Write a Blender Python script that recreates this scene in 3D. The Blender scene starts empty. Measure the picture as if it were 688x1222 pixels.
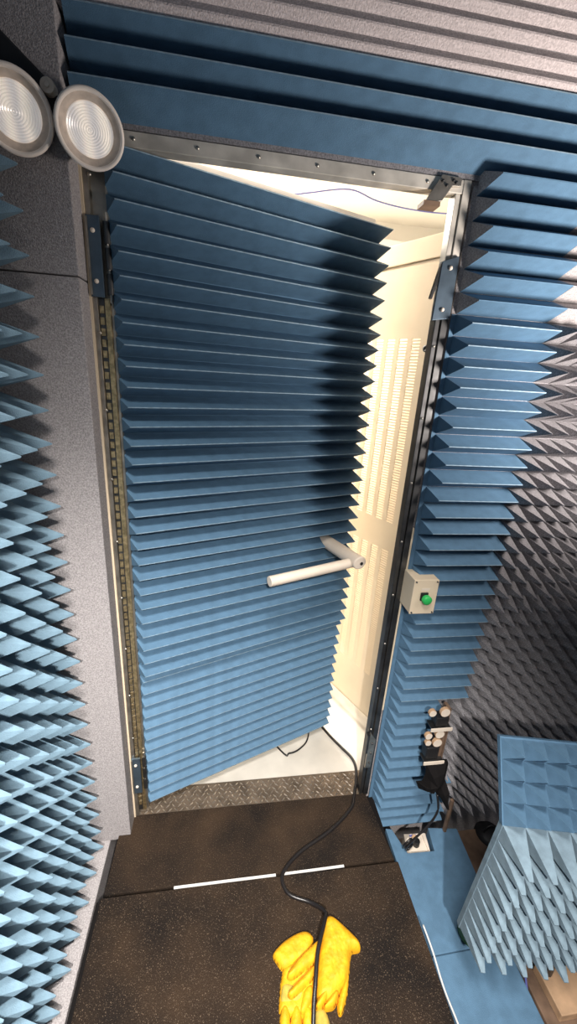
import bpy, bmesh, math, random
from mathutils import Vector, Matrix, noise
random.seed(7)
S = bpy.context.scene
COL = S.collection
R = math.radians

# ------------------------------------------------------------------ camera
def set_camera():
    yaw, pitch, roll = R(9.195), R(18.695), R(-3.676)
    fwd = Vector((math.sin(yaw)*math.cos(pitch), math.cos(yaw)*math.cos(pitch), -math.sin(pitch)))
    rt = Vector((math.cos(yaw), -math.sin(yaw), 0))
    dn = fwd.cross(rt)
    r2 = rt*math.cos(roll) + dn*math.sin(roll)
    d2 = -rt*math.sin(roll) + dn*math.cos(roll)
    m = Matrix((r2, -d2, -fwd)).transposed().to_4x4()
    m.translation = Vector((.335, -1.17, 1.65))
    cd = bpy.data.cameras.new('camera'); co = bpy.data.objects.new('camera', cd)
    COL.objects.link(co); co.matrix_world = m
    cd.sensor_fit = 'HORIZONTAL'; cd.sensor_width = 36.0
    cd.lens = 484.2/688*36.0
    cd.clip_start = .02
    S.camera = co
set_camera()

# ------------------------------------------------------------------ light
S.view_settings.view_transform = 'Standard'
S.view_settings.look = 'None'
S.view_settings.gamma = 1.0
S.view_settings.use_curve_mapping = False
S.view_settings.exposure = 0.0
W = bpy.data.worlds.new('chamber_ambient'); S.world = W
W.use_nodes = True
W.node_tree.nodes['Background'].inputs[0].default_value = (.80, .86, 1.0, 1)
W.node_tree.nodes['Background'].inputs[1].default_value = .09

def area(name, loc, target, power, size, col):
    d = bpy.data.lights.new(name, 'AREA'); d.energy = power; d.shape = 'DISK'; d.size = size; d.color = col
    o = bpy.data.objects.new(name, d); COL.objects.link(o); o.location = loc
    o.rotation_euler = (Vector(target)-Vector(loc)).to_track_quat('-Z', 'Y').to_euler()
    return o
def spot(name, loc, target, power, angle, blend, radius, col):
    d = bpy.data.lights.new(name, 'SPOT'); d.energy = power; d.spot_size = R(angle); d.spot_blend = blend
    d.shadow_soft_size = radius; d.color = col
    o = bpy.data.objects.new(name, d); COL.objects.link(o); o.location = loc
    o.rotation_euler = (Vector(target)-Vector(loc)).to_track_quat('-Z', 'Y').to_euler()
    return o
spot('chamber_flood_lamp', (.30, -1.95, 2.15), (.08, -.62, -.15), 440, 84, 1.0, .03, (1.0, .95, .90))
spot('added_overhead_fill', (.25, -1.35, 2.95), (.10, -.66, 0), 420, 70, 1.0, .25, (1.0, .95, .90))  # unseen fill spot added overhead to brighten upward-facing foam
spot('chamber_side_lamp', (1.52, -.58, 1.60), (1.42, 0, 1.85), 84, 165, 1.0, .10, (1.0, .91, .85))
area('service_room_lamp', (.30, 1.35, 2.6), (.5, 1.2, 0), 125, .7, (1.0, .94, .86))

# ------------------------------------------------------------------ materials
def mat(name, col, rough=.8, metal=0, var=0.0, scale=40, bump=0.0, bscale=300, col2=None, spec=.5, dist=.002):
    m = bpy.data.materials.new(name); m.use_nodes = True
    nt = m.node_tree; b = nt.nodes['Principled BSDF']
    b.inputs['Roughness'].default_value = rough; b.inputs['Metallic'].default_value = metal
    b.inputs['Specular IOR Level'].default_value = spec
    b.inputs['Base Color'].default_value = (*col, 1)
    tc = nt.nodes.new('ShaderNodeTexCoord')
    if var > 0 or col2:
        n = nt.nodes.new('ShaderNodeTexNoise'); n.inputs['Scale'].default_value = scale; n.inputs['Detail'].default_value = 5
        nt.links.new(tc.outputs['Object'], n.inputs['Vector'])
        r = nt.nodes.new('ShaderNodeValToRGB')
        c2 = col2 or tuple(min(1, c*(1+var)) for c in col)
        c1 = col if col2 else tuple(c*(1-var) for c in col)
        r.color_ramp.elements[0].position = .35; r.color_ramp.elements[1].position = .68
        r.color_ramp.elements[0].color = (*c1, 1); r.color_ramp.elements[1].color = (*c2, 1)
        nt.links.new(n.outputs['Fac'], r.inputs['Fac']); nt.links.new(r.outputs['Color'], b.inputs['Base Color'])
    if bump > 0:
        n2 = nt.nodes.new('ShaderNodeTexNoise'); n2.inputs['Scale'].default_value = bscale; n2.inputs['Detail'].default_value = 3
        nt.links.new(tc.outputs['Object'], n2.inputs['Vector'])
        bp = nt.nodes.new('ShaderNodeBump'); bp.inputs['Strength'].default_value = bump; bp.inputs['Distance'].default_value = dist
        nt.links.new(n2.outputs['Fac'], bp.inputs['Height']); nt.links.new(bp.outputs['Normal'], b.inputs['Normal'])
    return m
M = {}
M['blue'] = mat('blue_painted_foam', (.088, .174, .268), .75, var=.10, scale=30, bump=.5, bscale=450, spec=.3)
M['bluelit'] = mat('lit_blue_foam', (.185, .29, .37), .75, var=.10, scale=30, bump=.5, bscale=450, spec=.3)  # same blue foam, with the light on the left wall put into its colour
M['shroud'] = mat('faded_blue_foam', (.175, .245, .295), .8, var=.15, scale=40, bump=.6, bscale=450, spec=.25)
M['bluehilite'] = mat('highlight_pale_crest', (.24, .34, .42), .7, var=.2, scale=60, bump=.3, bscale=450, spec=.3)  # paler crest colour stands in for highlight lines along the wedge ridges
M['grey'] = mat('grey_foam', (.36, .335, .335), .95, var=.28, scale=260, bump=.8, bscale=330, spec=.2)
M['pgrey'] = mat('pinkish_grey_foam', (.60, .53, .52), .95, var=.2, scale=260, bump=.8, bscale=330, spec=.2)
M['dgrey'] = mat('charcoal_foam', (.25, .24, .25), .95, var=.3, scale=260, bump=.8, bscale=330, spec=.2)
M['steel'] = mat('galvanised_steel', (.42, .39, .34), .38, .9, var=.25, scale=25, bump=.05, bscale=60)
M['jsteel'] = mat('dull_frame_steel', (.60, .56, .49), .55, .25, var=.25, scale=14)
M['dsteel'] = mat('dark_steel', (.10, .10, .10), .35, .85, var=.3, scale=18)
M['plate'] = mat('blued_steel_plate', (.10, .14, .18), .4, .7, var=.2, scale=20)
M['brass'] = mat('brass_gasket', (.52, .40, .22), .4, .9, var=.35, scale=90)
M['tread'] = mat('worn_tread_plate', (.19, .145, .105), .5, .6, var=.35, scale=18, bump=.15, bscale=200)
M['treadhi'] = mat('polished_tread_lug', (.50, .44, .37), .35, .9, var=.2, scale=60)
M['beige'] = mat('beige_enamel', (.70, .58, .42), .5, var=.03, scale=8)
M['cream'] = mat('cream_plastic', (.74, .64, .53), .45, var=.05, scale=14)
M['white'] = mat('white_paint', (.82, .78, .70), .6, var=.03, scale=4)
M['black'] = mat('black_plastic', (.012, .012, .013), .5)
M['cloth'] = mat('matt_black_cloth', (.007, .006, .006), .95, spec=.15)
M['cable'] = mat('black_cable_rubber', (.014, .012, .012), .32)
M['yellow'] = mat('yellow_leather', (.76, .37, .006), .65, var=.16, scale=45, bump=.5, bscale=120, dist=.003)
M['ygreen'] = mat('yellow_canvas', (.44, .33, .05), .85, var=.12, scale=80)
M['green'] = mat('green_plastic', (.03, .46, .10), .35)
M['dgreen'] = mat('dark_green_plastic', (.05, .12, .02), .5)
M['wood'] = mat('raw_wood', (.50, .32, .19), .7, var=.25, scale=14, bump=.3, bscale=80)
M['dwood'] = mat('dark_wood', (.16, .10, .065), .75, var=.35, scale=16, bump=.3, bscale=80)
M['bfloor'] = mat('brown_floor', (.085, .062, .048), .85, var=.45, scale=20, bump=.3, bscale=120)
M['tape'] = mat('white_tape', (.62, .60, .57), .7)
M['bwire'] = mat('blue_wire', (.13, .15, .42), .5)
M['lens'] = mat('ribbed_lens', (.80, .77, .72), .22, .35, var=.12, scale=18)
def mat_lens():
    m = mat('ribbed_lens', (.84, .80, .75), .25, .2)
    nt = m.node_tree; b = nt.nodes['Principled BSDF']; tc = nt.nodes.new('ShaderNodeTexCoord')
    w = nt.nodes.new('ShaderNodeTexWave'); w.inputs['Scale'].default_value = 9; w.inputs['Distortion'].default_value = 3; w.inputs['Detail'].default_value = 1
    nt.links.new(tc.outputs['Object'], w.inputs['Vector'])
    r = nt.nodes.new('ShaderNodeValToRGB'); r.color_ramp.elements[0].color = (.68, .64, .62, 1); r.color_ramp.elements[1].color = (.95, .86, .76, 1)
    nt.links.new(w.outputs['Fac'], r.inputs['Fac']); nt.links.new(r.outputs['Color'], b.inputs['Base Color'])
    nt.links.new(r.outputs['Color'], b.inputs['Emission Color']); b.inputs['Emission Strength'].default_value = .38  # weak glow added to brighten the lens; the lamp itself is off
    return m
M['lens'] = mat_lens()
M['bezel'] = mat('bezel_plastic', (.95, .84, .74), .4, var=.05, scale=20)
M['reflector'] = mat('warm_reflector_ring', (.70, .58, .48), .5, var=.15, scale=60)
M['floorw'] = mat('pale_floor_paint', (.58, .54, .47), .5, var=.12, scale=6, bump=.1, bscale=60)

def mat_rubber():
    m = mat('speckled_rubber', (.030, .022, .018), .8, bump=1.0, bscale=380, spec=.12, dist=.003)
    nt = m.node_tree; b = nt.nodes['Principled BSDF']
    tc = nt.nodes.new('ShaderNodeTexCoord')
    n1 = nt.nodes.new('ShaderNodeTexNoise'); n1.inputs['Scale'].default_value = 5; n1.inputs['Detail'].default_value = 5
    v = nt.nodes.new('ShaderNodeTexNoise'); v.inputs['Scale'].default_value = 330; v.inputs['Detail'].default_value = 2
    for n in (n1, v): nt.links.new(tc.outputs['Object'], n.inputs['Vector'])
    r1 = nt.nodes.new('ShaderNodeValToRGB')
    r1.color_ramp.elements[0].position = .35; r1.color_ramp.elements[0].color = (.013, .010, .0085, 1)
    r1.color_ramp.elements[1].position = .75; r1.color_ramp.elements[1].color = (.048, .030, .018, 1)
    r2 = nt.nodes.new('ShaderNodeValToRGB')
    r2.color_ramp.elements[0].position = .60; r2.color_ramp.elements[0].color = (0, 0, 0, 1)
    r2.color_ramp.elements[1].position = .74; r2.color_ramp.elements[1].color = (1, 1, 1, 1)
    mx = nt.nodes.new('ShaderNodeMixRGB'); mx.inputs[2].default_value = (.16, .115, .078, 1)
    nt.links.new(n1.outputs['Fac'], r1.inputs['Fac']); nt.links.new(v.outputs['Fac'], r2.inputs['Fac'])
    nt.links.new(r1.outputs['Color'], mx.inputs[1]); nt.links.new(r2.outputs['Color'], mx.inputs[0])
    nt.links.new(mx.outputs['Color'], b.inputs['Base Color'])
    return m
M['rubber'] = mat_rubber()

# ------------------------------------------------------------------ mesh helpers
def box(bm, x0, x1, y0, y1, z0, z1, mtx=None):
    vs = [bm.verts.new((x, y, z)) for x in (x0, x1) for y in (y0, y1) for z in (z0, z1)]
    for f in ((0, 1, 3, 2), (4, 6, 7, 5), (0, 4, 5, 1), (2, 3, 7, 6), (0, 2, 6, 4), (1, 5, 7, 3)):
        bm.faces.new([vs[i] for i in f])
    if mtx is not None: bmesh.ops.transform(bm, matrix=mtx, verts=vs)
    return vs
def prism(bm, poly, ax, a0, a1):
    """extrude a polygon of 2D points along axis ax ('x','y','z')"""
    def P(p, t):
        return {'x': (t, p[0], p[1]), 'y': (p[0], t, p[1]), 'z': (p[0], p[1], t)}[ax]
    A = [bm.verts.new(P(p, a0)) for p in poly]; B = [bm.verts.new(P(p, a1)) for p in poly]
    n = len(poly)
    bm.faces.new(A); bm.faces.new(B[::-1])
    for i in range(n): bm.faces.new((A[i], B[i], B[(i+1) % n], A[(i+1) % n]))
def cyl(bm, p0, p1, r0, r1=None, seg=20, cap=True):
    p0, p1 = Vector(p0), Vector(p1); r1 = r0 if r1 is None else r1
    q = (p1-p0).to_track_quat('Z', 'Y').to_matrix()
    a, b = [], []
    for i in range(seg):
        t = 2*math.pi*i/seg; d = q @ Vector((math.cos(t), math.sin(t), 0))
        a.append(bm.verts.new(p0+d*r0)); b.append(bm.verts.new(p1+d*r1))
    for i in range(seg): bm.faces.new((a[i], a[(i+1) % seg], b[(i+1) % seg], b[i]))
    if cap: bm.faces.new(a[::-1]); bm.faces.new(b)
def lathe(bm, prof, seg=40, mtx=None):
    rings = []
    allv = []
    for r, z in prof:
        if r < 1e-6: v = [bm.verts.new((0, 0, z))]
        else: v = [bm.verts.new((r*math.cos(2*math.pi*i/seg), r*math.sin(2*math.pi*i/seg), z)) for i in range(seg)]
        rings.append(v); allv += v
    for a, b in zip(rings, rings[1:]):
        for i in range(seg):
            j = (i+1) % seg
            if len(a) == 1 and len(b) == 1: continue
            if len(a) == 1: bm.faces.new((a[0], b[i], b[j]))
            elif len(b) == 1: bm.faces.new((a[i], b[0], a[j]))
            else: bm.faces.new((a[i], b[i], b[j], a[j]))
    if mtx is not None: bmesh.ops.transform(bm, matrix=mtx, verts=allv)
def tube(bm, pts, r, seg=8, sub=6, rs=None):
    P = [Vector(p) for p in pts]; out = []
    for i in range(len(P)-1):
        p0, p1, p2, p3 = P[max(i-1, 0)], P[i], P[i+1], P[min(i+2, len(P)-1)]
        for k in range(sub):
            t = k/sub
            out.append(.5*((2*p1)+(p2-p0)*t+(2*p0-5*p1+4*p2-p3)*t*t+(3*p1-p0-3*p2+p3)*t**3))
    out.append(P[-1])
    prev = None; up = Vector((0, 0, 1))
    rings = []
    for i, p in enumerate(out):
        d = (out[min(i+1, len(out)-1)]-out[max(i-1, 0)]).normalized()
        s = d.cross(up)
        if s.length < .05: s = d.cross(Vector((1, 0, 0)))
        s.normalize(); u = s.cross(d)
        rings.append([bm.verts.new(p+(s*math.cos(2*math.pi*k/seg)+u*math.sin(2*math.pi*k/seg))*r) for k in range(seg)])
    for a, b in zip(rings, rings[1:]):
        for k in range(seg): bm.faces.new((a[k], a[(k+1) % seg], b[(k+1) % seg], b[k]))
    bm.faces.new(rings[0][::-1]); bm.faces.new(rings[-1])
def mesh(name, bm, m, smooth=False):
    bmesh.ops.recalc_face_normals(bm, faces=bm.faces)
    me = bpy.data.meshes.new(name); bm.to_mesh(me); bm.free()
    me.materials.append(M[m] if isinstance(m, str) else m)
    if smooth:
        for p in me.polygons: p.use_smooth = True
    return me
def put(name, me, parent=None, mtx=None, kind=None):
    o = bpy.data.objects.new(name, me); COL.objects.link(o)
    if parent is not None: o.parent = parent
    if mtx is not None: o.matrix_local = mtx
    if kind: o['kind'] = kind
    return o
def obj(name, bm, m, parent=None, mtx=None, smooth=False, kind=None, bevel=0):
    o = put(name, mesh(name, bm, m, smooth), parent, mtx, kind)
    if bevel:
        b = o.modifiers.new('bevel', 'BEVEL'); b.width = bevel; b.segments = 2; b.limit_method = 'ANGLE'
    return o
def tag(o, label, cat, group=None):
    o['label'] = label; o['category'] = cat
    if group: o['group'] = group
    return o
def thing(name, label, cat, loc=(0, 0, 0), group=None, mtx=None):
    o = bpy.data.objects.new(name, None); COL.objects.link(o)
    o.empty_display_size = .05
    if mtx is not None: o.matrix_world = mtx
    else: o.location = loc
    return tag(o, label, cat, group)
def B(*boxes):
    bm = bmesh.new()
    for b in boxes: box(bm, *b)
    return bm
def T(x, y, z): return Matrix.Translation((x, y, z))
def frame_mtx(origin, ex, ey, ez):
    m = Matrix((ex, ey, ez)).transposed().to_4x4(); m.translation = origin
    return m

# foam pieces: local frame = along +x, outward -y, up +z
def wedge_mesh(name, L, p, h, bl, br, m, flat=.0026, low=None, endm=None, crest=None):
    bm = bmesh.new(); q = p*.5; ql = low or q
    b = [bm.verts.new(v) for v in ((0, 0, -ql), (L, 0, -ql), (L, 0, q), (0, 0, q))]
    t = [bm.verts.new(v) for v in ((bl, -h, -flat*.5), (L-br, -h, -flat*.5), (L-br, -h, flat*.5), (bl, -h, flat*.5))]
    bm.faces.new(b); tf = bm.faces.new(t)
    fs = [bm.faces.new((b[i], b[(i+1) % 4], t[(i+1) % 4], t[i])) for i in range(4)]
    if crest: tf.material_index = 1
    if endm: fs[3].material_index = 2
    me = mesh(name, bm, m)
    me.materials.append(M[crest or m]); me.materials.append(M[endm or m])
    return me
def pyramid_mesh(name, px, pz, h, m, flat=.002, flatz=None):
    bm = bmesh.new(); a, c = px*.5, pz*.5; f = flat*.5; g = (flatz or flat)*.5
    b = [bm.verts.new(v) for v in ((-a, 0, -c), (a, 0, -c), (a, 0, c), (-a, 0, c))]
    t = [bm.verts.new(v) for v in ((-f, -h, -g), (f, -h, -g), (f, -h, g), (-f, -h, g))]
    bm.faces.new(b); bm.faces.new(t)
    for i in range(4): bm.faces.new((b[i], b[(i+1) % 4], t[(i+1) % 4], t[i]))
    return mesh(name, bm, m)
def jit(a): return random.uniform(-a, a)
def wob(m, a=.006):
    return m @ Matrix.Rotation(jit(a), 4, 'X') @ Matrix.Rotation(jit(a*.4), 4, 'Y')

# ------------------------------------------------------------------ the setting
DW, DH = .937, 2.14          # outside of the door frame
s = obj('wall_door', B((-.60, .005, .005, .035, -.32, 2.75), (DW-.005, 2.3, .005, .035, -.32, 2.75), (.005, DW-.005, .005, .035, DH-.005, 2.75), (.005, DW-.005, .005, .035, -.32, -.03)), 'grey', kind='structure')
s = obj('wall_left', B((-.30, -.2215, -3.0, .005, -.32, 2.75)), 'dgrey', kind='structure')
s = obj('floor', B((-.40, 2.3, -3.0, .005, -.36, -.32)), 'bfloor', kind='structure')
s = obj('floor_service_room', B((-.7, 2.3, .036, 2.3, -.05, -.004)), 'floorw', kind='structure')
s = obj('wall_service_room', B((-.7, 2.3, 2.0, 2.1, -.05, 2.75), (-.75, -.7, .036, 2.0, -.05, 2.75), (2.3, 2.35, .036, 2.0, -.05, 2.75)), 'white', kind='structure')
s = obj('ceiling_service_room', B((-.7, 2.3, .036, 2.0, 2.68, 2.75)), 'white', kind='structure')
s = obj('trim_1', B((-.69, 2.29, 1.93, 1.995, 2.50, 2.56)), 'white', kind='structure')

# ------------------------------------------------------------------ door frame
fr = thing('door_frame', 'galvanised steel frame around the open doorway', 'door frame', (0, 0, 0))
obj('jamb', B((.0045, .016, -.004, .030, 0, DH), (.016, .050, .012, .030, 0, DH-.03)), 'steel', fr, bevel=.0015)
obj('gasket_channel', B((.0165, .030, .006, .012, .02, 1.80)), 'dsteel', fr)
obj('jamb', B((DW-.020, DW, -.006, .030, 0, 1.82), (DW-.036, DW-.022, -.002, .032, 0, 1.82)), 'dsteel', fr, bevel=.0015)
obj('jamb', B((DW-.020, DW, -.006, .030, 1.8205, DH), (DW-.036, DW-.022, -.002, .032, 1.8205, DH-.03)), 'jsteel', fr, bevel=.0015)
obj('head', B((.0, DW, -.004, .030, DH-.030, DH)), 'jsteel', fr, bevel=.0015)
bm = bmesh.new(); box(bm, -.001, .0045, -.008, .004, 0, DH); obj('edge_strip', bm, 'beige', fr)
bm = bmesh.new(); box(bm, DW-.0005, DW+.005, -.008, .004, .45, 1.20); obj('edge_strip', bm, 'beige', fr)
# brass finger gasket on the left jamb
bm = bmesh.new()
z = .05
while z < 1.78:
    box(bm, .018, .028, .002, .006, z, z+.017); z += .026
obj('finger_gasket', bm, 'brass', fr, kind='stuff')
obj('gasket_strip', B((.031, .043, .004, .012, .02, 1.80)), 'brass', fr)
rv = bmesh.new(); lathe(rv, [(0, .003), (.003, .0025), (.0045, 0)], 10); rv = mesh('rivet', rv, 'steel', True)
RX = Matrix.Rotation(R(90), 4, 'X')
for i in range(9): put('rivet', rv, fr, T(.016, -.004, 1.72-i*.19) @ RX)
for i in range(8): put('rivet', rv, fr, T(DW-.029, -.002, 1.75-i*.2) @ RX)
for i in range(6): put('rivet', rv, fr, T(.12+i*.14, -.004, DH-.014) @ RX)
put('rivet', rv, fr, T(.020, -.004, 2.05) @ RX)
# hinges
def hinge(z0, z1):
    H = z1-z0
    h = obj('hinge', B((.006, .036, -.012, -.0045, 0, H)), 'plate', fr, T(0, 0, z0), bevel=.001)
    obj('edge_bar', B((.0055, .010, -.016, -.012, .004, H-.004)), 'steel', h)
    bm = bmesh.new()
    for i in range(3): cyl(bm, (.047, .004, H*(.05+.32*i)), (.047, .004, H*(.05+.32*i+.27)), .0075, seg=14)
    obj('knuckle', bm, 'dsteel', h)
    bm = bmesh.new(); cyl(bm, (.047, .004, -.01), (.047, .004, H+.012), .0035, seg=10); obj('pin', bm, 'steel', h)
    for zz in (.2, .82):
        bm = bmesh.new(); lathe(bm, [(0, .005), (.004, .004), (.0055, 0)], 12, T(.020, -.012, H*zz) @ RX); obj('screw', bm, 'cream', h, smooth=True)
hinge(1.80, 1.97)
hinge(.13, .30)
# latch plates on the right jamb
def bolt(parent, x, y, z, r=.0055, m='cream'):
    bm = bmesh.new(); lathe(bm, [(0, .006), (r*.6, .006), (r, .003), (r, 0)], 12, T(x, y, z) @ RX); return obj('screw', bm, m, parent, smooth=True)
def fitting(name, poly, loc, m):
    bm = bmesh.new(); prism(bm, poly, 'y', -.006, .002); return obj(name, bm, m, fr, T(*loc), bevel=.001)
st = fitting('catch_plate', [(-.029, -.084), (.022, -.076), (.020, .074), (-.025, .058)], (.914, -.008, 1.898), 'plate')
bm = bmesh.new(); prism(bm, [(-.044, -.030), (-.038, -.032), (-.018, .046), (-.026, .058)], 'y', -.004, .006); obj('tongue', bm, 'dsteel', st)
bolt(st, -.001, -.006, .044); bolt(st, -.005, -.006, -.056)
st = fitting('catch_plate', [(-.014, -.10), (.010, -.098), (.014, .045), (-.012, .085)], (.915, -.008, .26), 'steel')
bm = bmesh.new(); prism(bm, [(-.022, -.02), (-.014, -.02), (-.014, .075), (-.022, .07)], 'y', -.008, .012); obj('tongue', bm, 'dsteel', st)
for dz in (-.07, -.02, .03): bolt(st, .001, -.005, dz, .004, 'dsteel')
st = fitting('latch_bracket', [(-.045, -.028), (.0, -.022), (.022, .012), (.045, .014), (.045, .032), (-.008, .034)], (.862, -.006, 2.108), 'steel')
obj('hook', B((-.048, -.004, -.008, .03, -.034, -.024)), 'dwood', st)
for dx, dz in ((-.006, .02), (.006, .012), (.022, .024), (.030, .020)): bolt(st, dx, -.006, dz, .0035, 'black')

# ------------------------------------------------------------------ threshold
th = thing('tread_plate', 'diamond tread steel plate across the door threshold', 'threshold', (0, 0, 0))
obj('plate', B((.002, DW-.002, .0, .105, -.03, -.002)), 'tread', th)
bm = bmesh.new()
i = 0
y = .008
while y < .10:
    x = .018 + (.0125 if i % 2 else 0)
    j = 0
    while x < DW-.02:
        a = R(45) if (j+i) % 2 else R(-45)
        m = T(x, y, -.002) @ Matrix.Rotation(a, 4, 'Z')
        vs = [bm.verts.new(m @ Vector(v)) for v in ((-.011, 0, 0), (0, -.0032, 0), (.011, 0, 0), (0, .0032, 0), (-.005, 0, .0022), (.005, 0, .0022))]
        for f in ((0, 1, 4), (1, 5, 4), (1, 2, 5), (2, 3, 5), (3, 4, 5), (3, 0, 4)): bm.faces.new([vs[k] for k in f])
        x += .0225; j += 1
    y += .0165; i += 1
obj('tread_lugs', bm, 'treadhi', th, kind='stuff')

# ------------------------------------------------------------------ door leaf, swung away by 21.5 degrees
A = R(21.5); N = Vector((math.sin(A), -math.cos(A), 0)); U = Vector((math.cos(A), math.sin(A), 0))
DM = frame_mtx(Vector((0, 0, 0)), U, -N, Vector((0, 0, 1)))      # local x along leaf, local -y towards the chamber
door = thing('door_leaf', 'open hinged door covered in blue horizontal foam wedges', 'door', mtx=DM)
LX0, LX1 = .045, .892
obj('panel', B((LX0, LX1-.004, .018, .062, .012, 2.130)), 'steel', door, bevel=.002)
obj('top_rail', B((LX0+.0, LX1-.03, .006, .066, 2.112, 2.140)), 'white', door, bevel=.002)
obj('foam_backing', B((LX0, LX1-.002, .0145, .018, .62, 2.125), (LX0, LX1-.002, .0145, .018, .012, .62)), 'blue', door)
PD = .0512
wm = wedge_mesh('door_wedge', LX1-LX0, PD-.0006, .065, .018, .000, 'blue', crest='bluehilite')
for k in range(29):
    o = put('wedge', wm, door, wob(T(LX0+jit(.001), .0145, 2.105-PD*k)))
wl = wedge_mesh('door_low_wedge', LX1-LX0, PD-.0006, .036, .010, .0, 'blue', crest='bluehilite')
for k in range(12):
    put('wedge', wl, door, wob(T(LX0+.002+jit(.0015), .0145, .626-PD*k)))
# handle
def slab_tube(bm, r1, r2, y0, y1, seg=28):
    A_, B_ = [], []
    for i in range(seg):
        t = 2*math.pi*i/seg
        A_.append(bm.verts.new((r1*math.cos(t), y0, r2*math.sin(t)))); B_.append(bm.verts.new((r1*math.cos(t)*.95, y1, r2*math.sin(t)*1.05)))
    for i in range(seg): bm.faces.new((A_[i], B_[i], B_[(i+1) % seg], A_[(i+1) % seg]))
    bm.faces.new(A_); bm.faces.new(B_[::-1])
bm = bmesh.new(); slab_tube(bm, .029, .023, .03, -.205); hn = obj('handle', bm, 'cream', door, T(.775, -.02, 1.035), bevel=.004)
hn['label'] = 'cream plastic T-shaped pull handle'
bm = bmesh.new(); cyl(bm, (.010, -.175, -.008), (-.345, -.178, -.012), .0175, seg=24); obj('grip', bm, 'cream', hn, bevel=.002)
bm = bmesh.new(); cyl(bm, (.006, -.2045, -.002), (.006, -.2075, -.002), .006, seg=14); obj('screw', bm, 'black', hn)

# ------------------------------------------------------------------ blue wedges above and beside the doorway
PW, HW = .0548, .067
YB = -.003
hd = thing('wedge_absorber', 'blue foam wedges in long rows above the doorway', 'absorber', (0, 0, 2.14))
obj('foam_backing', B((.0, 1.95, YB, .004, .002, .160)), 'dgrey', hd)
XR = 1.240
wm = wedge_mesh('header_wedge', XR-.0, PW-.0006, HW, .012, 0, 'blue', crest='bluehilite')
w0 = wedge_mesh('header_low_wedge', XR-.0, PW-.0006, HW, .012, 0, 'blue', low=.040, crest='bluehilite')
for k in (0, -1, -2): put('wedge', wm if k else w0, hd, wob(T(.0, YB, .052-PW*k), .004))
sd = thing('wedge_absorber', 'blue foam wedges in a tall column right of the doorway', 'absorber', (.945, 0, -.12))
obj('foam_backing', B((0, XR-.945, YB, .004, .0, 2.25)), 'grey', sd)
obj('foam_backing', B((-.001, .012, YB-.004, YB, .0, 1.955)), 'blue', sd)
wm = wedge_mesh('side_wedge', XR-.957, PW-.0006, HW, .016, 0, 'blue', crest='bluehilite')
wu = wedge_mesh('side_wedge_top', XR-.957, PW-.0006, HW, .022, 0, 'blue', endm='grey')
wn = wedge_mesh('side_wedge_short', 1.145-.957, PW-.0006, HW, .016, 0, 'blue')
wf = wedge_mesh('side_wedge_low', 1.26-.957, PW-.0006, HW, .016, 0, 'blue')
for k in range(1, 43):
    z = 2.192-PW*k
    me = wu if k < 7 else wm if z > .50 else (wn if z > .12 else wf)
    put('wedge', me, sd, wob(T(.012, YB, z+.12), .006))
# grey wedges and pyramids further right
gr = thing('pyramid_absorber', 'grey foam pyramids on the wall right of the blue wedges', 'absorber', (XR, 0, 0))
obj('foam_backing', B((.0, .75, YB, .004, -.12, 2.13)), 'dgrey', gr)
gw = wedge_mesh('grey_wedge', .70, PW-.0006, HW, 0, 0, 'grey')
for k in range(1, 7): put('wedge', gw, gr, wob(T(.0, YB, 2.192-PW*k), .003))
PX = .0535
gp = pyramid_mesh('grey_pyramid', PX-.0005, PW-.0005, .100, 'dgrey', .0015)
cnt = 0
rest = bmesh.new()
for k in range(7, 42):
    z = 2.192-PW*k
    for j in range(-2, 11):
        x = PX*(j+.5)
        if j < 0 and not (.12 < z < .50): continue
        if z > 1.0 and j > 7: continue
        if z < .2 and j > 5: continue
        if cnt < 300:
            put('pyramid', gp, gr, T(x+jit(.0008), YB, z+jit(.0008)) @ Matrix.Rotation(jit(.02), 4, 'X') @ Matrix.Rotation(jit(.02), 4, 'Z')); cnt += 1
        else:
            f = .0007
            vs = [rest.verts.new(v) for v in ((x-PX/2, YB, z-PW/2), (x+PX/2, YB, z-PW/2), (x+PX/2, YB, z+PW/2), (x-PX/2, YB, z+PW/2), (x, YB-.100, z))]
            for i in range(4): rest.faces.new((vs[i], vs[(i+1) % 4], vs[4]))
if len(rest.verts): obj('small_pyramids', rest, 'dgrey', gr, kind='stuff')
else: rest.free()
# low-ridged grey foam across the top
tp = thing('ridged_absorber', 'pinkish grey foam with shallow ridges along the top of the wall', 'absorber', (0, 0, 2.302))
obj('foam_backing', B((0, 1.95, -.062, .004, .0, .42)), 'grey', tp)
gm = wedge_mesh('ridge', 1.95, .0345, .0085, 0, 0, 'pgrey', flat=.004)
for k in range(10): put('ridge', gm, tp, wob(T(0, -.062, .019+.0347*k), .004))

# ------------------------------------------------------------------ grey flat blocks left of the doorway
for z0, z1, lab in ((-.022, 1.829, 'tall flat grey foam block left of the door frame'), (1.832, 2.75, 'dark flat grey foam block behind the lamp heads')):
    t = obj('flat_foam_block', B((-.220, -.001, -.070, .004, 0, z1-z0)), 'grey', None, T(0, 0, z0), bevel=.0025)
    tag(t, lab, 'foam block')
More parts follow.
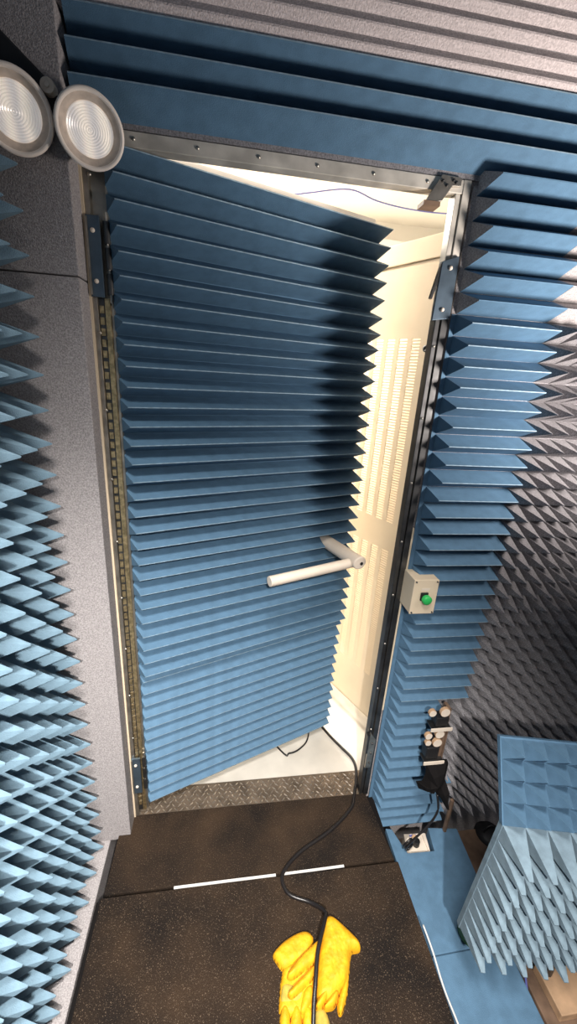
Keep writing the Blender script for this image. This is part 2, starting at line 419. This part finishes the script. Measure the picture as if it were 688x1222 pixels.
# left wall pyramids
lp = thing('pyramid_absorber', 'blue foam pyramids jutting from the left wall', 'absorber', (-.219, -.071, 0))
obj('foam_backing', B((-.002, .004, -1.2, -.002, -.02, 2.6)), 'blue', lp)
PL, HL = .0800, .130
RZ = Matrix.Rotation(R(90), 4, 'Z')      # outward -y becomes +x
pm = pyramid_mesh('left_pyramid', PL-.0005, PL-.0005, HL, 'bluelit', .003)
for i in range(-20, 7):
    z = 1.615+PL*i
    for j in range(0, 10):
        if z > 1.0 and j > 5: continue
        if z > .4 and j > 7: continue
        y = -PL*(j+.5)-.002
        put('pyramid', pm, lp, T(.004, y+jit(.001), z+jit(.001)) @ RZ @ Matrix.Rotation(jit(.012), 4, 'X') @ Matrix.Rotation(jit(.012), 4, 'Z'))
# floor slab beside the mats
t = obj('floor_foam_slab', B((-.220, -.074, -2.2, -.002, -.298, 0)), 'grey', None, T(0, 0, -.022), bevel=.003)
tag(t, 'strip of grey foam floor between mats and left pyramids', 'foam block')

# ------------------------------------------------------------------ mats
t = thing('walkway_platform', 'low dark platform under the two rubber mats', 'platform', (0, 0, -.32))
obj('deck', B((-.052, .962, -.26, -.002, .20, .302), (-.068, .962, -2.2, -.26, .20, .302)), 'cloth', t)
for x in (.0, .9): obj('runner', B((x, x+.04, -2.2, -.04, .0, .20)), 'dwood', t)
def mat_piece(x0, x1a, x1b, y0, y1, zt, lab):
    bm = bmesh.new(); prism(bm, [(x0, y0), (x1b, y0), (x1a, y1), (x0+.004, y1)], 'z', -.018, zt)
    o = obj('rubber_mat', bm, 'rubber', None, bevel=.002); tag(o, lab, 'mat', 'rubber mats on the walkway'); return o
mat_piece(-.046, .928, .957, -.252, -.001, .0, 'black speckled rubber mat next to the tread plate')
mat_piece(-.056, .966, .978, -2.2, -.262, .004, 'black speckled rubber mat in the foreground under the yellow gloves')
def ribbon(name, pts, w, z, m, lab, cat):
    bm = bmesh.new(); a, b = [], []
    for i, p in enumerate(pts):
        d = Vector(pts[min(i+1, len(pts)-1)])-Vector(pts[max(i-1, 0)]); n = Vector((-d.y, d.x)).normalized()*w*.5
        a.append((p[0]+n.x, p[1]+n.y)); b.append((p[0]-n.x, p[1]-n.y))
    prism(bm, a+b[::-1], 'z', z-.0015, z+.001)
    o = obj(name, bm, m); tag(o, lab, cat); return o
ribbon('tape_strip', [(.177, -.258), (.35, -.2575), (.52, -.2575)], .0075, .0045, 'tape', 'longer white tape strip in the mat seam, left of the cable', 'tape')
ribbon('tape_strip', [(.545, -.257), (.65, -.2565), (.765, -.2555)], .0075, .0045, 'tape', 'shorter white tape strip in the mat seam, right of the cable', 'tape')
bm = bmesh.new(); tube(bm, [(.979, -.44, -.004), (.983, -.50, -.012), (.981, -.58, -.02), (.984, -.68, -.014), (.983, -.9, -.016)], .0028, 8); o = obj('edge_piping', bm, 'tape', smooth=True)
tag(o, 'thin white piping along the right edge of the front mat', 'piping')

# ------------------------------------------------------------------ blue floor slab on the right
bs = thing('floor_foam_slab', 'flat blue foam slab on the floor right of the mats', 'foam block', (1.0, 0, -.32))
bm = bmesh.new(); prism(bm, [(.0, -.476), (.275, -.470), (.300, -.115), (.180, -.10), (.165, -.185), (.055, -.182), (.025, -.09), (.0, -.085)], 'z', 0, .222); obj('rear_piece', bm, 'blue', bs, bevel=.002)
bm = bmesh.new(); prism(bm, [(.0, -2.1), (.270, -2.1), (.274, -.4715), (.0, -.4775)], 'z', 0, .220); obj('front_piece', bm, 'blue', bs, bevel=.003)
ob = thing('floor_outlet_box', 'white floor outlet box in the notch of the blue slab', 'outlet box', (1.105, -.14, -.32))
bm = bmesh.new(); prism(bm, [(-.047, -.04), (.052, -.044), (.064, .035), (-.028, .040)], 'z', 0, .20); obj('box', bm, 'cream', ob, bevel=.002)
obj('lip', B((.044, .050, -.04, .034, .20, .206)), 'cream', ob)
bm = bmesh.new(); cyl(bm, (.004, -.004, .20), (.004, -.004, .225), .014, seg=18); obj('plug', bm, 'black', ob, bevel=.002)
bm = bmesh.new(); cyl(bm, (.006, .014, .20), (.006, .014, .216), .012, seg=18); obj('socket', bm, 'wood', ob, bevel=.002)
obj('label_patch', B((-.008, .022, .026, .034, .20, .2012)), 'bwire', ob)

# ------------------------------------------------------------------ door release button
eb = thing('door_release_box', 'beige switch box with a green push button beside the doorway', 'switch', (.976, -.02, .990))
obj('housing', B((-.042, .042, -.062, .02, -.062, .062)), 'beige', eb, bevel=.002)
obj('cover', B((-.0425, .0425, -.0645, -.062, -.0625, .0625)), 'beige', eb, bevel=.001)
obj('button_base', B((-.015, .010, -.0700, -.0645, -.010, .018)), 'black', eb, bevel=.001)
bm = bmesh.new(); lathe(bm, [(0, .018), (.012, .017), (.0155, .014), (.0155, 0)], 26, T(.004, -.068, -.004) @ RX); obj('button', bm, 'green', eb, smooth=True)
obj('label_plate', B((-.014, .014, -.0652, -.0645, .024, .033)), 'cream', eb)
for sx in (-1, 1):
    for sz in (-1, 1): bolt(eb, .036*sx, -.0645, .056*sz, .0025, 'dsteel')

# ------------------------------------------------------------------ rack with wooden dowels low on the right
rk = thing('dowel_rack', 'narrow brown post with small shelves low beside the blue wedges', 'rack', (1.15, -.105, -.12))
bm = bmesh.new(); box(bm, -.012, .000, -.006, .030, .38, .66); box(bm, .004, .010, -.004, .030, .38, .56); obj('post', bm, 'dwood', rk)
for z in (.590, .430):
    o = obj('shelf', B((-.075, .000, -.028, .014, z, z+.005)), 'dsteel', rk); obj('shelf_edge', B((-.080, .002, -.032, -.028, z-.004, z+.009)), 'cream', o)
obj('clamp', B((-.062, -.014, -.025, .012, .603, .640)), 'black', rk, bevel=.003)
obj('clamp', B((-.074, -.024, -.025, .012, .448, .500)), 'black', rk, bevel=.004)
def dowel(x, z, r, lab, y=-.132):
    o = thing('wooden_dowel', lab, 'dowel', (x, y, z), 'short wooden dowels in the rack')
    bm = bmesh.new(); cyl(bm, (0, 0, 0), (0, .012, 0), r, seg=22); obj('shaft', bm, 'wood', o, bevel=.0012)
    bm = bmesh.new(); cyl(bm, (0, -.0004, 0), (0, .001, 0), r*.93, seg=22); obj('end_grain', bm, 'cream', o)
dowel(1.066, .546, .0140, 'left wooden dowel of the top pair in the rack')
dowel(1.114, .546, .0185, 'right wooden dowel of the top pair in the rack')
dowel(1.070, .440, .0140, 'wooden dowel at the left of the lower group in the rack')
dowel(1.112, .446, .0180, 'upper right wooden dowel of the lower group in the rack')
dowel(1.110, .405, .0180, 'lower right wooden dowel of the lower group in the rack')
dowel(1.074, .408, .0120, 'half hidden wooden dowel lowest at the left in the rack')
o = obj('wood_stick', B((-.006, .006, -.006, .006, 0, .20)), 'dwood', None, T(1.243, -.118, -.12), bevel=.001); tag(o, 'thin dark upright stick at the foot of the grey pyramids', 'stick')
# black cloth bundle hung below
def blob(name, parts, m, vox=.006, smooth=12, parent=None):
    """union of capsules (p0,p1,r0,r1,flat) fused by a voxel remesh"""
    bm = bmesh.new()
    for p0, p1, r0, r1, fl in parts:
        p0, p1 = Vector(p0), Vector(p1)
        n = 5
        for i in range(n+1):
            t = i/n
            c = p0.lerp(p1, t); r = r0+(r1-r0)*t
            bmesh.ops.create_uvsphere(bm, u_segments=14, v_segments=8, radius=1, matrix=Matrix.Translation(c) @ Matrix.Diagonal((r, r, r*fl, 1)))
    o = obj(name, bm, m, parent, smooth=True)
    rm = o.modifiers.new('fuse', 'REMESH'); rm.mode = 'VOXEL'; rm.voxel_size = vox; rm.use_smooth_shade = True
    sm = o.modifiers.new('smooth', 'SMOOTH'); sm.iterations = smooth; sm.factor = .5
    return o
bm = bmesh.new()
for pts in (((1.085, .300), (1.120, .315), (1.168, .318), (1.178, .290), (1.176, .215), (1.150, .190), (1.120, .165), (1.080, .172), (1.062, .214), (1.085, .215), (1.092, .250)),
            ((1.150, .215), (1.178, .215), (1.195, .150), (1.212, .075), (1.190, .095), (1.168, .130), (1.140, .160))):
    vs0 = [bm.verts.new((x+jit(.002), -.125+jit(.006), z)) for x, z in pts]
    cx = sum(p[0] for p in pts)/len(pts); cz = sum(p[1] for p in pts)/len(pts)
    vs1 = [bm.verts.new((cx+(x-cx)*.62+jit(.005), -.165+jit(.010), cz+(z-cz)*.62+jit(.005))) for x, z in pts]
    n = len(pts)
    for i in range(n): bm.faces.new((vs0[i], vs0[(i+1) % n], vs1[(i+1) % n], vs1[i]))
    c = bm.verts.new((cx, -.180, cz))
    for i in range(n): bm.faces.new((vs1[i], vs1[(i+1) % n], c))
    bm.faces.new(vs0[::-1])
o = obj('cloth_bundle', bm, 'cloth')
tag(o, 'crumpled black cloth bundle hanging under the dowel rack', 'cloth')
bm = bmesh.new(); tube(bm, [(1.125, -.175, .20), (1.14, -.18, .12), (1.11, -.185, .05), (1.06, -.19, -.01), (1.04, -.185, -.06), (1.055, -.175, -.09), (1.075, -.17, -.07), (1.06, -.175, -.03), (1.035, -.18, -.05), (1.045, -.16, -.10), (1.075, -.150, -.105), (1.106, -.145, -.098)], .0042, 8)
o = obj('outlet_cable', bm, 'cable', smooth=True); tag(o, 'thin black cable looping from the cloth bundle to the floor outlet', 'cable')

# ------------------------------------------------------------------ emergency lamp heads, upper left
lm = thing('emergency_lamp', 'twin-head emergency lamp with round cream bezels, upper left', 'lamp', (0, -.07, 2.10))
obj('housing', B((-.21, -.150, -.075, .0, .02, .16)), 'cream', lm, bevel=.008)
bm = bmesh.new(); prism(bm, [(-.185, .135), (-.105, .135), (-.015, .060), (.005, .03), (-.03, .0), (-.16, .03)], 'y', -.035, .0); obj('bracket', bm, 'black', lm, bevel=.004)
def head(c, aim, r):
    d = (Vector(aim)-Vector(c)).normalized()
    q = d.to_track_quat('Z', 'Y').to_matrix().to_4x4()
    m = Matrix.Translation(Vector(c)-Vector((0, -.07, 2.10))) @ q
    bm = bmesh.new(); lathe(bm, [(0, -.085), (.022, -.085), (.030, -.075), (.058, -.035), (r*.97, -.014), (r*.94, -.016), (.0, -.05)], 44, m)
    h = obj('lamp_head', bm, 'black', lm, smooth=True)
    bm = bmesh.new(); lathe(bm, [(r*.98, -.014), (r*1.02, -.004), (r*1.01, .004), (r*.96, .007), (r*.90, .005), (r*.875, -.001)], 56, m); obj('bezel', bm, 'bezel', h, smooth=True)
    bm = bmesh.new(); lathe(bm, [(r*.885, .001), (r*.80, -.003), (r*.71, -.009), (r*.69, -.012)], 56, m); obj('reflector', bm, 'reflector', h, smooth=True)
    prof = []
    n = 20
    for i in range(n+1):
        t = i/n; rr = r*.70*(1-t)
        prof.append((rr, -.012+.005*math.sqrt(max(0, 1-(1-t)**2)) + (.0016 if i % 2 else 0)))
    prof[-1] = (0, prof[-1][1])
    bm = bmesh.new(); lathe(bm, prof, 56, m); obj('lens', bm, 'lens', h, smooth=False)
head((.060, -.120, 2.082), (.36, -1.25, 1.62), .062)
head((-.072, -.130, 2.090), (.20, -1.25, 1.60), .065)
bm = bmesh.new(); cyl(bm, (-.012, -.030, .043), (-.012, -.050, .043), .013, seg=20); cyl(bm, (-.012, -.050, .043), (-.012, -.053, .043), .005, seg=12); obj('knuckle', bm, 'cream', lm, bevel=.002)

# ------------------------------------------------------------------ beige perforated cabinet door in the service room
P0 = Vector((1.038, .263, 0)); dr = Vector((-.117, .232, 0)).normalized(); nn = Vector((dr.y, -dr.x, 0))
CM = frame_mtx(P0, dr, nn, Vector((0, 0, 1)))
cb0 = thing('cabinet', 'white cabinet with a beige perforated door seen through the doorway', 'cabinet', (1.06, .30, -.004))
CW, Z0, Z1 = .60, .10, 2.045
cols = [.056+.0225+.0592*i for i in range(8)]
hw = .0185
secs = ((.325, .97), (1.09, 1.80))
def sheet():
    bm = bmesh.new(); t = .004
    xs = [0]
    for c in cols: xs += [c-hw, c+hw]
    xs.append(CW)
    box(bm, 0, CW, 0, t, Z0, secs[0][0]); box(bm, 0, CW, 0, t, secs[0][1], secs[1][0]); box(bm, 0, CW, 0, t, secs[1][1], Z1)
    for a, b in secs:
        for i in range(0, len(xs), 2): box(bm, xs[i], xs[i+1], 0, t, a, b)
    return bm
cb = obj('door', sheet(), 'beige', cb0); cb.matrix_world = CM
cb.matrix_parent_inverse = Matrix(); cb.matrix_local = T(-1.06, -.30, .004) @ CM
cb['label'] = 'beige perforated door panel'
bm = bmesh.new()
for a, b in secs:
    n = int((b-a)/.0105)
    for c in cols:
        for i in range(n):
            z = a+(b-a)*i/n; box(bm, c-hw, c+hw, .0, .003, z, z+.0052)
obj('louvre_slats', bm, 'beige', cb, kind='stuff')
obj('fold', B((0, .006, 0, .03, Z0, Z1), (0, CW, 0, .03, Z0, Z0+.006), (0, CW, 0, .03, Z1-.006, Z1)), 'beige', cb)
bm = bmesh.new(); lathe(bm, [(0, .003), (.004, .003), (.005, .006), (.011, .006), (.012, 0)], 20, T(.030, 0, 1.765) @ RX); obj('lock', bm, 'black', cb, smooth=True)
cbx = cb0
obj('body', B((.02, .75, .10, 1.5, .10, 2.05)), 'white', cbx, bevel=.004)
bm = B((0, CW, .0, .03, Z1+.004, Z1+.075)); bt = obj('top_band', bm, 'beige', cbx, T(-1.06, -.30, .004) @ CM, bevel=.003)
obj('plinth', B((.05, .72, .14, 1.46, .0, .10)), 'beige', cbx)
obj('side_panel', B((.012, .0195, .12, 1.48, .12, 2.03)), 'beige', cbx)
# wires
bm = bmesh.new(); tube(bm, [(.45, 1.0, 2.40), (.616, 1.0, 2.417), (.692, 1.0, 2.432), (.873, 1.0, 2.464), (1.009, 1.0, 2.434), (1.176, 1.0, 2.419), (1.366, 1.0, 2.422), (1.6, 1.0, 2.45)], .003, 6); o = obj('hanging_wire', bm, 'bwire', smooth=True); tag(o, 'blue wire strung across the white room beyond the door', 'wire')
bm = bmesh.new(); tube(bm, [(.40, .55, .004), (.595, .232, .004), (.635, .212, .004), (.69, .234, .004), (.74, .30, .004), (.78, .50, .004)], .0035, 8); o = obj('loose_cable', bm, 'cable', smooth=True); tag(o, 'thin black cable curling out under the door on the pale floor', 'cable')
bm = bmesh.new(); tube(bm, [(.70, .60, .008), (.828, .317, .008), (.877, .227, .008), (.918, .150, .009), (.912, .075, .010), (.874, -.015, .009), (.845, -.064, .008), (.748, -.134, .008), (.623, -.194, .008), (.561, -.240, .010), (.539, -.276, .012), (.558, -.321, .012), (.624, -.351, .013), (.662, -.390, .035), (.653, -.420, .052), (.630, -.462, .060), (.612, -.50, .056), (.597, -.55, .046), (.583, -.60, .03), (.57, -.68, .012), (.56, -.9, .011)], .0062, 10, 8)
o = obj('power_cable', bm, 'cable', smooth=True); tag(o, 'thick black cable running from the doorway over mats and gloves', 'cable')

# ------------------------------------------------------------------ gloves
GA = {
  'cuff': [(0.4856, -0.4652), (0.4929, -0.4545), (0.5268, -0.4346), (0.5742, -0.4203), (0.6003, -0.4207), (0.6145, -0.4322), (0.6184, -0.4449), (0.596, -0.4777), (0.5495, -0.4949), (0.5147, -0.504), (0.4988, -0.4847)],
  'palm': [(0.5143, -0.4931), (0.5515, -0.4817), (0.6148, -0.4469), (0.6055, -0.5231), (0.5887, -0.5822), (0.5783, -0.6), (0.4928, -0.5861), (0.4934, -0.5671), (0.5015, -0.5279), (0.51, -0.5078)],
  'patch': [(0.5079, -0.5245), (0.5377, -0.5321), (0.5703, -0.5503), (0.5558, -0.5725), (0.526, -0.5717), (0.4988, -0.5697), (0.4986, -0.552)],
  'f1': [(0.495, -0.5634), (0.5252, -0.5689), (0.5196, -0.6151), (0.5136, -0.6492), (0.5006, -0.6543), (0.4873, -0.646)],
  'f2': [(0.526, -0.5678), (0.5569, -0.5726), (0.5494, -0.6258), (0.5408, -0.6625), (0.5254, -0.6656), (0.5136, -0.6559)],
  'f3': [(0.5566, -0.5745), (0.5872, -0.5781), (0.5808, -0.6295), (0.5713, -0.6629), (0.5557, -0.666), (0.5446, -0.6563)],
  'th': [(0.5648, -0.5476), (0.5937, -0.5365), (0.5943, -0.5632), (0.5756, -0.5845), (0.5594, -0.5948), (0.5489, -0.5928), (0.5471, -0.5831), (0.5575, -0.5629)],
  'f4': [(0.5904, -0.5824), (0.6216, -0.586), (0.6289, -0.6226), (0.6279, -0.6492), (0.6162, -0.6564), (0.588, -0.6479), (0.5853, -0.6156)],
}
GB = {
  'palm': [(0.6495, -0.4106), (0.6638, -0.3976), (0.6846, -0.3957), (0.7119, -0.4206), (0.7427, -0.4526), (0.7549, -0.4686), (0.7544, -0.4847), (0.7376, -0.4866), (0.7211, -0.4856), (0.7055, -0.5323), (0.6889, -0.5495), (0.6586, -0.5726), (0.6386, -0.5821), (0.6017, -0.5778), (0.5992, -0.5535), (0.6211, -0.4872), (0.6405, -0.4422)],
  'fa': [(0.6337, -0.4492), (0.6352, -0.4633), (0.6169, -0.498), (0.5757, -0.5139), (0.5359, -0.5297), (0.5222, -0.5265), (0.5206, -0.5162), (0.5489, -0.4925), (0.5956, -0.4668)],
  'fb': [(0.6104, -0.4995), (0.5991, -0.5337), (0.5633, -0.5502), (0.5321, -0.5665), (0.52, -0.5627), (0.5166, -0.554), (0.529, -0.5446), (0.5613, -0.5276)],
  'lf': [(0.7062, -0.5237), (0.692, -0.5643), (0.6709, -0.5968), (0.6594, -0.6068), (0.6516, -0.6018), (0.6536, -0.5807), (0.6687, -0.5616), (0.6889, -0.5389)],
  'fc': [(0.59, -0.5896), (0.5959, -0.5751), (0.6269, -0.5518), (0.6455, -0.5589), (0.6197, -0.583), (0.606, -0.5926)],
  'fd': [(0.6082, -0.5928), (0.6238, -0.5804), (0.6488, -0.5601), (0.6665, -0.5654), (0.652, -0.5868), (0.6376, -0.5955)],
}
def pad(name, poly, parent, m, z0, H, rr=.014, step=.0026, wr=.0012, slope=None):
    """a soft leather piece: an outline seen from above, inflated towards its middle"""
    P = [Vector(p) for p in poly]; n = len(P)
    # round the outline
    for _ in range(2):
        Q = []
        for i in range(len(P)):
            a, b = P[i], P[(i+1) % len(P)]; Q += [a.lerp(b, .25), a.lerp(b, .75)]
        P = Q
    n = len(P)
    def near(p):
        best = None
        for i in range(n):
            a, b = P[i], P[(i+1) % n]; ab = b-a; t = max(0, min(1, (p-a).dot(ab)/max(ab.length_squared, 1e-12)))
            q = a+ab*t; d = (p-q).length
            if best is None or d < best[0]: best = (d, q)
        return best
    def inside(p):
        c = False
        for i in range(n):
            a, b = P[i], P[(i+1) % n]
            if (a.y > p.y) != (b.y > p.y) and p.x < (b.x-a.x)*(p.y-a.y)/(b.y-a.y)+a.x: c = not c
        return c
    x0, x1 = min(p.x for p in P)-step, max(p.x for p in P)+step; y0, y1 = min(p.y for p in P)-step, max(p.y for p in P)+step
    nx, ny = int((x1-x0)/step)+2, int((y1-y0)/step)+2
    info = {}
    for i in range(nx):
        for j in range(ny):
            p = Vector((x0+i*step, y0+j*step)); ins = inside(p); d, q = near(p)
            if ins or d < step*.75: info[i, j] = (q if (not ins or d < step*.45) else p, 0 if (not ins or d < step*.45) else d)
    bm = bmesh.new(); V = {}
    ph = random.uniform(0, 6)
    for k, (p, d) in info.items():
        t = min(d/rr, 1); z = z0+H*math.sqrt(max(0, 1-(1-t)**2))
        z += wr*1.6*t*(noise.noise(Vector((p.x*70+ph, p.y*38, ph)))+.5*noise.noise(Vector((p.x*170, p.y*120+ph, ph))))
        if slope: z += slope[0]*(p.x-slope[1])
        V[k] = bm.verts.new((p.x, p.y, z))
    for i in range(nx-1):
        for j in range(ny-1):
            c = [V.get(k) for k in ((i, j), (i+1, j), (i+1, j+1), (i, j+1))]
            c = [v for v in c if v]
            if len(c) >= 3: bm.faces.new(c)
    ext = [e for e in bm.edges if len(e.link_faces) == 1]
    r = bmesh.ops.extrude_edge_only(bm, edges=ext)
    for v in r['geom']:
        if isinstance(v, bmesh.types.BMVert): v.co.z -= min(.010, z0*.8)
    return obj(name, bm, m, parent, smooth=True)
ga = thing('work_glove', 'yellow work glove underneath, cuff to the left and canvas patch', 'glove', (0, 0, 0), 'yellow work gloves')
pad('cuff', GA['cuff'], ga, 'yellow', .006, .024, .020)
pad('palm', GA['palm'], ga, 'yellow', .006, .017, .016)
pad('canvas_patch', GA['patch'], ga, 'ygreen', .012, .0125, .010, wr=.0005)
for k in ('f1', 'f2', 'f3'): pad('finger', GA[k], ga, 'yellow', .006, .020, .014)
pad('finger', GA['f4'], ga, 'ygreen', .006, .016, .014)
pad('thumb', GA['th'], ga, 'yellow', .012, .019, .012)
gb = thing('work_glove', 'yellow work glove lying on top, cuff flared to the upper right', 'glove', (0, 0, 0), 'yellow work gloves')
pad('palm', GB['palm'], gb, 'yellow', .014, .030, .026, wr=.0016)
pad('finger', GB['fa'], gb, 'yellow', .024, .020, .014)
pad('finger', GB['fb'], gb, 'yellow', .024, .019, .013)
pad('finger', GB['lf'], gb, 'yellow', .014, .019, .011)
pad('finger', GB['fc'], gb, 'yellow', .020, .023, .012)
pad('finger', GB['fd'], gb, 'yellow', .020, .022, .012)

# ------------------------------------------------------------------ pyramid-clad shroud, lower right
e1 = Vector((math.cos(R(11.5)), -math.sin(R(11.5)), 0)); fo = Vector((-math.sin(R(11.5)), -math.cos(R(11.5)), 0)); ez = Vector((0, 0, 1))
K = Vector((1.031, -.549, .612))
sh = thing('absorber_shroud', 'blue foam pyramid shroud standing at the lower right', 'absorber shroud', K)
PS, HS = .055, .108
def panel(nrm, up, rows, flip, h, blunt, off, PZ):
    mm = frame_mtx(Vector((0, 0, 0)), e1, -nrm, up)
    L = PS*7
    z0, z1 = (0, rows*PZ+.006) if not flip else (-rows*PZ-.004, 0)
    s = obj('panel', B((-.002, L, 0, .016, z0, z1)), 'shroud' if flip else 'blue', sh, mm)
    me = pyramid_mesh('shroud_pyramid', PS-.0006, PZ-.0006, h, 'blue' if not flip else 'shroud', blunt, .003)
    for r in range(rows):
        for c in range(7):
            z = (r+.5)*PZ+off if not flip else -(r+.5)*PZ-off
            put('pyramid', me, sh, mm @ T((c+.5)*PS, 0, z) @ Matrix.Rotation(jit(.02), 4, 'X') @ Matrix.Rotation(jit(.02), 4, 'Z'))
nu = fo*math.cos(R(31))+ez*math.sin(R(31)); uu = -fo*math.sin(R(31))+ez*math.cos(R(31))
nl = fo*math.cos(R(4.5))-ez*math.sin(R(4.5)); ul = fo*math.sin(R(4.5))+ez*math.cos(R(4.5))
panel(nu, uu, 4, False, .060, .002, .002, .0500)
panel(nl, ul, 9, True, .102, .011, .0, PS)
bm = bmesh.new()
base = K.copy()
for c in (.37,):
    p = e1*c - fo*.10
    cyl(bm, p+Vector((0, 0, .05)), Vector((p.x, p.y, -.93)), .012, seg=12)
obj('stand', bm, 'dsteel', sh)
bm = bmesh.new(); box(bm, .20, PS*7, .03, .16, -.02, -.005, frame_mtx(Vector((0, 0, 0)), e1, -fo, ez)); obj('shelf', bm, 'dwood', sh)

# things on the lower floor at the right
t = thing('wooden_beam', 'long wooden beam on the floor right of the blue slab', 'beam', (1.40, -.9, -.32))
obj('beam', B((-.055, .075, -.4, .85, 0, .10)), 'dwood', t, bevel=.004)
obj('block', B((-.015, .14, .28, .40, .10, .135)), 'wood', t, bevel=.003)
bm = bmesh.new(); cyl(bm, (.02, .44, .10), (.03, .46, .15), .011, seg=14); o = obj('white_cap', bm, 'tape', None, T(1.40, -.9, -.32), bevel=.002); tag(o, 'small white cap standing on the wooden beam', 'cap')
bm = bmesh.new(); tube(bm, [(1.30, -.47, .0), (1.305, -.52, -.10), (1.308, -.60, -.22), (1.32, -.75, -.30), (1.33, -.95, -.30)], .0035, 8); o = obj('blue_cable', bm, 'bwire', smooth=True); tag(o, 'thin blue cable hanging below the pyramid shroud', 'cable')
t = thing('floor_board', 'brown board on the floor behind the pyramid shroud', 'board', (1.45, -.2, -.32))
obj('board', B((-.10, .16, -.16, .12, 0, .03)), 'dwood', t, bevel=.003)
o = obj('wood_stick', B((-.011, .011, -.06, .06, 0, .022)), 'wood', None, T(1.405, -.145, -.285) @ Matrix.Rotation(R(12), 4, 'Z'), bevel=.002); tag(o, 'short pale wooden stick on the brown board', 'stick')
o = obj('wood_stick', B((-.007, .007, -.035, .035, 0, .016)), 'wood', None, T(1.372, -.205, -.285) @ Matrix.Rotation(R(-14), 4, 'Z'), bevel=.002); tag(o, 'thin pale wooden splint beside the blue slab edge', 'stick')
bm = bmesh.new(); lathe(bm, [(0, 0), (.05, .004), (.062, .03), (.060, .06), (.045, .085), (0, .092)], 26); o = obj('black_canister', bm, 'black', None, T(1.50, -.08, -.285), smooth=True); tag(o, 'round black canister with a handle on the brown board', 'canister')
bm = bmesh.new(); tube(bm, [(-.03, 0, .085), (-.022, 0, .112), (0, 0, .124), (.022, 0, .112), (.03, 0, .085)], .004, 8); obj('handle', bm, 'black', o, smooth=True)
bm = bmesh.new(); lathe(bm, [(0, 0), (.034, .0), (.042, .008), (.040, .05), (.036, .052), (.034, .01), (0, .008)], 30); o = obj('green_bowl', bm, 'dgreen', None, T(1.165, -.44, -.098), smooth=True); tag(o, 'dark green plastic bowl on the blue slab under the shroud', 'bowl')
